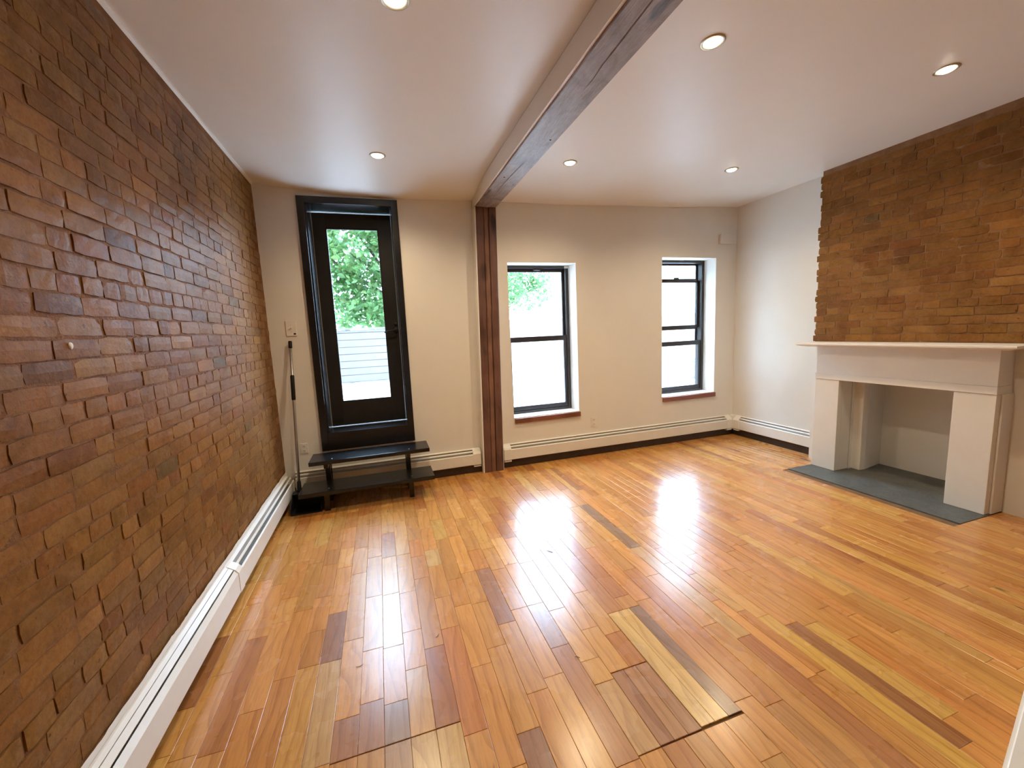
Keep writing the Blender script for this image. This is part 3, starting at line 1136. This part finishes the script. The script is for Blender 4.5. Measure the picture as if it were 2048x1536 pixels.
# corner filler of the heaters
cf = prism('heater_corner', [(XR - 0.002, YB - 0.002), (XR - 0.002, YB - 0.079), (XR - 0.074, YB - 0.079), (XR - 0.0745, YB - 0.002)], 0.085, 0.262, 'z', M['enamel'], bevel=0.002)
tag(cf, 'small cream corner cover joining two baseboard heaters', 'heater cover')

# ------------------------------------------------------------------ fireplace
fp = empty('fireplace', (5.1, 2.31, 0))
tag(fp, 'white painted fireplace surround with plain mantel shelf and slate hearth', 'fireplace')
K = lambda o: keep_world(o, fp)
K(box('pilaster', 5.062, 5.118, 2.722, 2.944, 0.006, 0.896, M['white_trim'], bevel=0.003))
K(box('pilaster', 5.062, 5.118, 1.672, 1.902, 0.006, 0.896, M['white_trim'], bevel=0.003))
K(box('pilaster_back', 5.119, XC - 0.001, 2.722, 2.957, 0.006, 0.8985, M['white_trim'], bevel=0.002))
K(box('pilaster_back', 5.119, XC - 0.001, 1.659, 1.902, 0.006, 0.8985, M['white_trim'], bevel=0.002))
K(box('lintel', 5.056, 5.118, 1.670, 2.946, 0.898, 0.955, M['white_trim'], bevel=0.003))
K(box('frieze', 5.068, XC - 0.001, 1.676, 2.942, 0.9555, 1.216, M['white_trim'], bevel=0.002))
K(box('lintel_back', 5.1185, XC - 0.001, 1.672, 2.944, 0.899, 0.955, M['white_trim'], bevel=0.001))
# shelf with a hollow moulding under its front and ends
bm = bmesh.new()
prof = [(0.085, 1.217), (0.050, 1.221), (0.022, 1.229), (0.016, 1.236), (0.0, 1.237), (0.0, 1.2495), (0.003, 1.2525)]
rings = []
SX, SYa, SYb = 4.925, 1.548, 3.088
for inset, z in prof:
    rings.append([bm.verts.new(p) for p in ((XC - 0.0005, SYa + inset, z), (SX + inset, SYa + inset, z), (SX + inset, SYb - inset, z), (XC - 0.0005, SYb - inset, z))])
for a, b in zip(rings, rings[1:]):
    for i in range(4):
        q = (i + 1) % 4
        bm.faces.new([a[i], a[q], b[q], b[i]])
bm.faces.new(rings[0][::-1])
bm.faces.new(rings[-1])
K(bm_obj('mantel_shelf', bm, M['white_trim']))


def poly_wall(name, pts, z0, z1, th, mat):
    bm = bmesh.new()
    outer = []
    n = len(pts)
    for i, p in enumerate(pts):
        a = Vector(pts[max(0, i - 1)])
        b = Vector(pts[min(n - 1, i + 1)])
        d = (b - a).normalized()
        outer.append((p[0] - d.y * -th * -1, p[1] + d.x * -th * -1))
    I0 = [bm.verts.new((*p, z0)) for p in pts]
    I1 = [bm.verts.new((*p, z1)) for p in pts]
    O0 = [bm.verts.new((*p, z0)) for p in outer]
    O1 = [bm.verts.new((*p, z1)) for p in outer]
    for i in range(n - 1):
        bm.faces.new([I0[i], I0[i + 1], I1[i + 1], I1[i]])
        bm.faces.new([O0[i], O1[i], O1[i + 1], O0[i + 1]])
        bm.faces.new([I1[i], I1[i + 1], O1[i + 1], O1[i]])
        bm.faces.new([I0[i], O0[i], O0[i + 1], I0[i + 1]])
    for i in (0, n - 1):
        bm.faces.new([I0[i], I1[i], O1[i], O0[i]])
    return bm_obj(name, bm, mat)


# firebox lining: returns, jambs, splayed cheeks and back
K(box('firebox_return', XC, 5.30, 2.721, 2.79, 0.004, 0.929, M['plaster'], bevel=0))
K(box('firebox_return', XC, 5.30, 1.89, 1.902, 0.004, 0.929, M['plaster'], bevel=0))
K(prism('firebox_jamb', [(5.29, 2.80), (5.285, 2.640), (5.345, 2.632), (5.66, 2.685), (5.72, 2.80)], 0.004, 0.975, 'z', M['plaster'], bevel=0.004))
K(prism('firebox_jamb', [(5.285, 1.88), (5.72, 1.88), (5.66, 2.0), (5.345, 1.985), (5.285, 1.978)], 0.004, 0.975, 'z', M['plaster'], bevel=0.004))
K(box('firebox_back', 5.65, 5.72, 1.88, 2.80, 0.004, 0.975, M['plaster'], bevel=0))
K(box('firebox_top', 5.26, 5.72, 1.88, 2.80, 0.976, 1.015, M['plaster'], bevel=0))
K(box('hearth_slab', 4.757, 5.117, 1.659, 2.949, -0.006, 0.004, M['slate'], bevel=0.0015))
K(box('inner_hearth_slab', 5.118, 5.655, 1.88, 2.80, -0.006, 0.0028, M['slate'], bevel=0.001))

# ------------------------------------------------------------------ black steps
st = empty('wooden_steps', (0.79, 3.95, 0))
tag(st, 'black painted wooden steps of two open treads below the door', 'steps')
K = lambda o: keep_world(o, st)


def tread(x0, x1, y0, y1, zt, screws):
    o = K(box('tread', x0, x1, y0, y1, zt - 0.036, zt, M['black_paint'], bevel=0.005))
    for sx, sy in screws:
        s = lathe('screw_head', [(0.0003, 0.0016), (0.004, 0.0014), (0.0062, 0.0)], M['screw'], None, 12, (sx, sy, zt))
        s.parent = o
    return o


tread(0.262, 1.318, 3.875, 4.172, 0.430, [(0.45, 3.93), (1.13, 3.93)])
tread(0.185, 1.332, 3.715, 4.030, 0.206, [(0.42, 3.79), (1.13, 3.80)])
for x in (0.372, 1.098):
    K(box('leg', x, x + 0.044, 3.795, 3.832, 0.001, 0.169, M['black_paint'], bevel=0.003))
    K(box('leg', x, x + 0.044, 4.033, 4.068, 0.001, 0.393, M['black_paint'], bevel=0.003))
    K(box('leg', x, x + 0.044, 4.128, 4.166, 0.001, 0.393, M['black_paint'], bevel=0.003))
    K(box('cleat', x + 0.004, x + 0.040, 3.833, 4.032, 0.115, 0.169, M['black_paint'], bevel=0.003))
    K(box('cleat', x + 0.004, x + 0.040, 3.92, 4.031, 0.345, 0.393, M['black_paint'], bevel=0.003))

# ------------------------------------------------------------------ long handled dustpan in the corner
dp = empty('lobby_dustpan', (0.16, 4.0, 0))
tag(dp, 'black dustpan with long grey metal handle leaning beside the steps', 'dustpan')
K = lambda o: keep_world(o, dp)
pa, pb = Vector((0.149, 3.985, 0.17)), Vector((0.166, 4.222, 1.495))
at_ = lambda k: pa.lerp(pb, k)
K(tube('handle_tube', [at_(0.0), at_(0.5), at_(0.985)], 0.0115, M['steel']))
K(tube('end_grip', [at_(0.955), at_(0.96), at_(1.0), at_(1.004)], [0.013, 0.0155, 0.0155, 0.013], M['rubber']))
K(tube('foam_grip', [at_(0.60), at_(0.605), at_(0.765), at_(0.77)], [0.013, 0.017, 0.017, 0.013], M['rubber']))
K(tube('socket', [at_(-0.02), at_(0.0), at_(0.05), at_(0.055)], [0.02, 0.019, 0.016, 0.013], M['rubber']))
bm = bmesh.new()
# scoop: back, two cheeks, floor and half lid
T = 0.006
X0d, X1d, Yb, Yf = 0.096, 0.345, 4.005, 3.800
add_box(bm, X0d, X1d, Yb - T, Yb, 0.002, 0.150)
add_box(bm, X0d, X1d, Yf, Yb - T, 0.002, 0.002 + T)
for xa in (X0d, X1d - T):
    vs = [(Yb - T, 0.008), (Yf, 0.008), (Yf, 0.060), (Yb - 0.085, 0.150), (Yb - T, 0.150)]
    A = [bm.verts.new((xa, a, b)) for a, b in vs]
    B = [bm.verts.new((xa + T, a, b)) for a, b in vs]
    bm.faces.new(A)
    bm.faces.new(B[::-1])
    for i in range(5):
        bm.faces.new([A[i], B[i], B[(i + 1) % 5], A[(i + 1) % 5]])
add_box(bm, X0d + T, X1d - T, Yb - 0.085, Yb - T, 0.144, 0.150)
K(bm_obj('scoop', bm, M['rubber']))


# ------------------------------------------------------------------ downlights
def emis(name, col, s):
    t = NT(name)
    e = t.n('ShaderNodeEmission')
    e.inputs[0].default_value = (*col, 1)
    e.inputs[1].default_value = s
    t.l(e.outputs[0], t.out.inputs['Surface'])
    return t.m


M['bulb'] = emis('lamp_lens', (1.0, 0.88, 0.66), 22.0)
M['brass'] = paint('satin_nickel_trim', (0.50, 0.44, 0.34), 0.3, 0.08, 0, 12, 0.5, 0.7)


def downlight(x, y, label, group=None):
    z = zceil(x, y)
    d = empty('recessed_downlight', (x, y, z))
    tag(d, label, 'ceiling light', group)
    lathe('trim_ring', [(0.060, 0.001), (0.061, -0.003), (0.056, -0.006), (0.047, -0.006), (0.044, -0.003)], M['brass'], d, 36)
    lathe('reflector', [(0.0445, -0.003), (0.0435, -0.0020), (0.0425, -0.001)], M['brass'], d, 36)
    lathe('bulb', [(0.0005, -0.0175), (0.018, -0.0160), (0.032, -0.0115), (0.040, -0.0055), (0.0424, -0.0005)], M['bulb'], d, 30)
    ld = bpy.data.lights.new('downlight_lamp', 'SPOT')
    ld.energy = LAMP_W
    ld.color = LAMP_COL
    ld.spot_size = math.radians(150)
    ld.spot_blend = 1.0
    ld.shadow_soft_size = 0.03
    lo = bpy.data.objects.new('lamp', ld)
    lo.location = (0, 0, -0.048)
    link(lo, d)


downlight(1.121, 1.936, 'small round downlight between brick wall and timber beam, farther from the door')
downlight(1.048, 3.50, 'small round downlight in the ceiling just in front of the black door')
downlight(2.670, 1.833, 'small round downlight beside the timber beam, farther from the windows')
downlight(2.618, 3.36, 'small round downlight beside the timber beam, in front of the first window')
downlight(4.257, 1.696, 'small round downlight in the ceiling before the fireplace brick')
downlight(4.233, 3.23, 'small round downlight in the ceiling in front of the corner window')

# ------------------------------------------------------------------ wall plates
def outlet(x0, x1, z0, z1, label):
    e = empty('wall_outlet', ((x0 + x1) / 2, YB, (z0 + z1) / 2))
    tag(e, label, 'outlet')
    w, h = (x1 - x0) / 2, (z1 - z0) / 2
    box('cover_plate', -w, w, -0.007, -0.0005, -h, h, M['plastic_white'], e, bevel=0.002)
    for s in (-1, 1):
        f = box('socket_face', -w * 0.5, w * 0.5, -0.0095, -0.0065, s * h * 0.45 - h * 0.27, s * h * 0.45 + h * 0.27, M['plastic_white'], e, bevel=0.0025)
        for dx, dz, ww, hh in ((-0.007, 0.003, 0.0016, 0.005), (0.007, 0.003, 0.0016, 0.004), (0.0, -0.007, 0.0025, 0.0025)):
            q = box('slot', dx - ww, dx + ww, -0.0101, -0.0094, s * h * 0.45 + dz - hh, s * h * 0.45 + dz + hh, M['slot_shade'], None, bevel=0)  # thin dark bar in place of a shaded hole
            q.parent = f


outlet(3.250, 3.328, 0.332, 0.447, 'white double outlet on the wall between the two windows')
outlet(0.148, 0.212, 0.428, 0.526, 'white double outlet low in the corner beside the steps')
sw = empty('light_switch', (0.183, YB, 1.616))
tag(sw, 'white toggle light switch on the wall beside the black door', 'switch')
box('cover_plate', -0.044, 0.044, -0.007, -0.0005, -0.07, 0.07, M['plastic_white'], sw, bevel=0.002)
box('toggle_slot', -0.006, 0.006, -0.0085, -0.0065, -0.013, 0.013, M['plastic_white'], sw, bevel=0.001)
prism('toggle', [(-0.008, -0.004), (-0.021, 0.004), (-0.021, 0.010), (-0.008, 0.006)], -0.004, 0.004, 'x', M['plastic_white'], sw)
for z in (-0.03, 0.03):
    o = lathe('screw_head', [(0.0003, 0.0012), (0.0028, 0.001), (0.0034, 0)], M['screw'], sw, 10)
    o.data.transform(Matrix.Translation((0, -0.007, z)) @ Matrix.Rotation(math.radians(90), 4, 'X'))
o = lathe('black_sticker', [(0.0003, 0.0008), (0.009, 0.0008), (0.0105, 0)], M['rubber'], sw, 7)
o.data.transform(Matrix.Translation((0.026, -0.007, -0.052)) @ Matrix.Rotation(math.radians(90), 4, 'X') @ Matrix.Diagonal((1.1, 0.8, 1, 1)))
cb = empty('cover_box', (5.212, YB, 2.522))
tag(cb, 'blank white cover box high on the wall near the corner', 'cover box')
box('box_body', -0.112, 0.112, -0.034, -0.0005, -0.056, 0.056, M['plaster'], cb, bevel=0.005)
box('lid', -0.118, 0.118, -0.040, -0.0345, -0.060, 0.060, M['plaster'], cb, bevel=0.003)

# small litter on the boards
def curl(name, x, y, ang, L, bend, rad, label):
    pts = []
    for i in range(7):
        s = (i / 6 - 0.5) * L
        u, v_ = s, bend * (s * s / (L * L) * 4 - 0.5)
        pts.append((x + u * math.cos(ang) - v_ * math.sin(ang), y + u * math.sin(ang) + v_ * math.cos(ang), 0.0015 + rad))
    o = tube(name, pts, [rad * 0.5] + [rad] * 5 + [rad * 0.5], M['base_dark'], None, 6)
    tag(o, label, 'litter')


curl('wood_sliver', 0.735, 1.86, 0.2, 0.034, 0.006, 0.0012, 'brown wood sliver on the boards near the brick wall heater')
curl('wood_sliver', 1.69, 1.55, 2.5, 0.022, 0.004, 0.0012, 'tiny dark sliver lying before the patched boards')
curl('wood_sliver', 1.93, 2.43, 2.2, 0.05, 0.002, 0.0022, 'dark chip lying in the bright reflection on the floor')
curl('wood_sliver', 1.10, 1.92, 0.9, 0.026, 0.005, 0.0012, 'short dark sliver on the boards in line with the door')

# ------------------------------------------------------------------ outside: terrace, fence, wall, trees
M['terrace'] = paint('pale_terrace', (0.72, 0.70, 0.66), 0.8, 0.06, 0.1, 3)
M['fence'] = paint('grey_fence_paint', (0.245, 0.25, 0.245), 0.6, 0.06, 0.05, 4)
M['white_wall'] = paint('white_render', (0.86, 0.85, 0.82), 0.7, 0.04, 0.1, 4)
M['facade'] = paint('facade_brick', (0.30, 0.17, 0.12), 0.8, 0.15, 0.3, 5)
M['bark'] = paint('bark', (0.10, 0.075, 0.055), 0.85, 0.3, 0.6, 14)
M['pier_brick'] = paint('grey_brown_brick', (0.17, 0.155, 0.15), 0.8, 0.25, 0.3, 18)
GZ = 0.50
tr_ = box('floor_terrace', -18, 30, YB + 0.37, 40, GZ - 0.3, GZ, M['terrace'], bevel=0)
structure(tr_, 'pale sunlit terrace outside the door')
hs = box('wall_facade', -14, 20, YF - 6, YB + 0.36, 3.26, 11.5, M['facade'], bevel=0)  # out of view, added to block sky light from fence and terrace
structure(hs, 'unseen upper storeys of the brick row house, added to shade the fence')
for a, b in ((-14, -0.21), (5.61, 20)):
    hs = box('wall_neighbour', a, b, YB - 0.3, YB + 0.355, GZ - 0.3, 3.259, M['facade'], bevel=0)
    structure(hs, 'plain brick garden front of the neighbouring house')
hs = box('wall_shade_block', -14, -1.3, YB + 0.36, 9.6, GZ - 0.3, 6.4, M['facade'], bevel=0)  # unseen block added to keep the left part of the sky off the room
structure(hs, 'unseen brick block added beside the terrace to cut daylight from the left')
FY = 9.8
fe = empty('slat_fence', (-1.0, FY, GZ))
tag(fe, 'grey fence of wide horizontal boards beyond the terrace', 'fence')
zz = GZ + 0.03
for k in range(8):
    h = 0.152 if k < 7 else 0.06
    for xa, xb in ((-4.6, -2.2), (-2.19, -0.16), (-0.15, 2.7)):
        keep_world(box('board', xa, xb, FY + R.uniform(-0.002, 0.004), FY + 0.022, zz + R.uniform(0, 0.004), zz + h - 0.006, M['fence'], bevel=0.002), fe)
    zz += h + 0.004
keep_world(box('backing_panel', -4.59, 2.69, FY + 0.0235, FY + 0.032, GZ + 0.01, zz - 0.02, M['fence'], bevel=0), fe)
for xa in (-4.6, -2.25, 0.25, 2.62):
    keep_world(box('post', xa, xa + 0.09, FY + 0.033, FY + 0.12, GZ, zz, M['fence'], bevel=0.004), fe)
keep_world(box('cap_rail', -4.65, 2.75, FY - 0.02, FY + 0.12, zz + 0.001, zz + 0.035, M['fence'], bevel=0.004), fe)
gw = empty('garden_wall', (9, FY, GZ))
tag(gw, 'bright white rendered wall along the edge of the terrace', 'wall')
keep_world(box('wall_body', 2.76, 20, FY - 0.02, FY + 0.2, GZ, 1.72, M['white_wall'], bevel=0.01), gw)
keep_world(box('coping', 2.74, 20.1, FY - 0.06, FY + 0.24, 1.721, 1.78, M['white_wall'], bevel=0.008), gw)
for i, (px_, y, lb) in enumerate([(6.42, 5.95, 'low grey brick pier on the terrace, the one nearer the wooden post'), (7.35, 6.05, 'low grey brick pier on the terrace, the one nearer the fireplace side')]):
    pr_ = empty('brick_pier', (px_, y, GZ))
    tag(pr_, lb, 'pier', 'low brick piers on the terrace')
    zc = 0.0
    for k in range(6):
        for q in range(2):
            o = 0.0 if k % 2 == 0 else 0.03
            a = -0.13 + q * 0.132 + (o if q else 0)
            b = (-0.13 + 0.128 + o) if q == 0 else 0.13
            box('brick', a, b, -0.12, 0.12, zc, zc + 0.060, M['pier_brick'], pr_, bevel=0.006, seg=1)
        zc += 0.066
    box('mortar_core', -0.118, 0.118, -0.108, 0.108, 0, zc - 0.006, M['white_wall'], pr_, bevel=0)

t = NT('leaf_green')
oi = t.n('ShaderNodeAttribute', attribute_name='lc').outputs['Color']
t.base(oi)
t.set(Roughness=0.45)
tl = t.n('ShaderNodeBsdfTranslucent')
t.l(oi, tl.inputs[0])
mx = t.n('ShaderNodeMixShader')
mx.inputs[0].default_value = 0.45
t.l(t.b.outputs[0], mx.inputs[1])
t.l(tl.outputs[0], mx.inputs[2])
t.l(mx.outputs[0], t.out.inputs['Surface'])
M['leaf'] = t.m


def tree(name, base, trunk_h, blobs, nleaf, lsize, label, seed):
    r = random.Random(seed)
    e = empty(name, base)
    tag(e, label, 'tree')
    K = lambda o: keep_world(o, e)
    bx, by, bz = base
    top = Vector((bx + 0.2, by + 0.1, bz + trunk_h))
    K(tube('trunk', [(bx, by, bz - 0.05), (bx + 0.05, by, bz + trunk_h * 0.5), tuple(top)], [0.16, 0.12, 0.09], M['bark'], None, 10))
    for (cx, cy, cz, rx, rz_, wt) in blobs:
        mid = top.lerp(Vector((cx, cy, cz)), 0.5) + Vector((r.uniform(-0.2, 0.2), 0, -0.1))
        br = K(tube('branch', [tuple(top - Vector((0, 0, trunk_h * 0.25))), tuple(mid), (cx, cy, cz)], [0.06, 0.04, 0.018], M['bark'], None, 7))
        for k in range(5):
            a = r.uniform(0, 6.28)
            q = Vector((cx + math.cos(a) * rx * 0.75, cy + math.sin(a) * rx * 0.6, cz + r.uniform(-0.5, 0.6) * rz_))
            s = Vector((cx, cy, cz)).lerp(mid, r.uniform(0, 0.6))
            tw = tube('twig', [tuple(s), tuple(s.lerp(q, 0.5) + Vector((0, 0, 0.06))), tuple(q)], [0.016, 0.010, 0.004], M['bark'], None, 5)
            tw.parent = br
            tw.matrix_parent_inverse = Matrix.Identity(4)
    V, Fc, C = [], [], []
    tot = sum(b[5] for b in blobs)
    for (cx, cy, cz, rx, rz_, wt) in blobs:
        for _ in range(int(nleaf * wt / tot)):
            while True:
                p = Vector((r.uniform(-1, 1), r.uniform(-1, 1), r.uniform(-1, 1)))
                if 0.15 < p.length < 1:
                    break
            c = Vector((cx + p.x * rx, cy + p.y * rx, cz + p.z * rz_))
            if noise.noise(c * 1.5 + Vector((seed, 0, 0))) < -0.11:
                continue
            d = Vector((r.gauss(0, 1), r.gauss(0, 1), r.gauss(0, 0.7) - 0.3)).normalized()
            s = d.cross(Vector((r.gauss(0, 1), r.gauss(0, 1), r.gauss(0, 1)))).normalized()
            n = d.cross(s)
            L = lsize * r.uniform(0.6, 1.25)
            nb = len(V)
            V += [tuple(c - d * L * 0.5), tuple(c + s * L * 0.33 + n * L * 0.07 - d * L * 0.05), tuple(c + d * L * 0.55 - n * L * 0.05), tuple(c - s * L * 0.33 + n * L * 0.07 - d * L * 0.05)]
            Fc += [(nb, nb + 1, nb + 2), (nb, nb + 2, nb + 3)]
            j = r.uniform(0.7, 1.35)
            col = (0.12 * j, 0.26 * j, 0.09 * j) if r.random() < 0.7 else (0.21 * j, 0.35 * j, 0.13 * j)
            C += [col] * 4
    me = bpy.data.meshes.new('foliage')
    me.from_pydata(V, [], Fc)
    me.materials.append(M['leaf'])
    set_attr(me, 'lc', C)
    o = bpy.data.objects.new('foliage', me)
    COL.objects.link(o)
    o['kind'] = 'stuff'
    K(o)
    return e


tree('leafy_tree', (1.9, 13.0, GZ), 2.2,
     [(-3.6, 13.0, 3.2, 1.7, 1.5, 1.5), (-3.2, 13.2, 5.8, 1.9, 1.5, 1.5), (-0.6, 13.4, 6.4, 1.9, 1.4, 1.5), (-0.3, 12.4, 2.6, 1.1, 0.95, 1.2), (1.2, 12.6, 2.35, 1.0, 0.8, 1.1), (0.4, 12.8, 3.7, 1.25, 0.9, 1.3), (1.7, 12.2, 3.6, 0.9, 0.8, 0.8), (-0.6, 13.0, 4.6, 1.2, 0.9, 1.0), (0.9, 12.9, 4.9, 1.3, 0.9, 1.1), (2.0, 13.2, 4.4, 1.0, 0.9, 0.8)],  # high and far left crowns are added out of view to block sky
     20000, 0.19, 'leafy green tree rising behind the grey fence, seen through the door, with unseen crowns added to block sky', 5)
tree('leafy_tree', (5.0, 15.6, GZ), 2.0,
     [(5.3, 15.3, 3.2, 1.3, 1.0, 1.1), (6.4, 15.4, 2.9, 1.0, 0.75, 0.9), (5.9, 15.6, 4.0, 1.3, 0.8, 0.9), (7.2, 15.6, 3.2, 0.8, 0.6, 0.5)],
     6000, 0.15, 'pale leafy tree over the white wall, seen through the first window', 9)
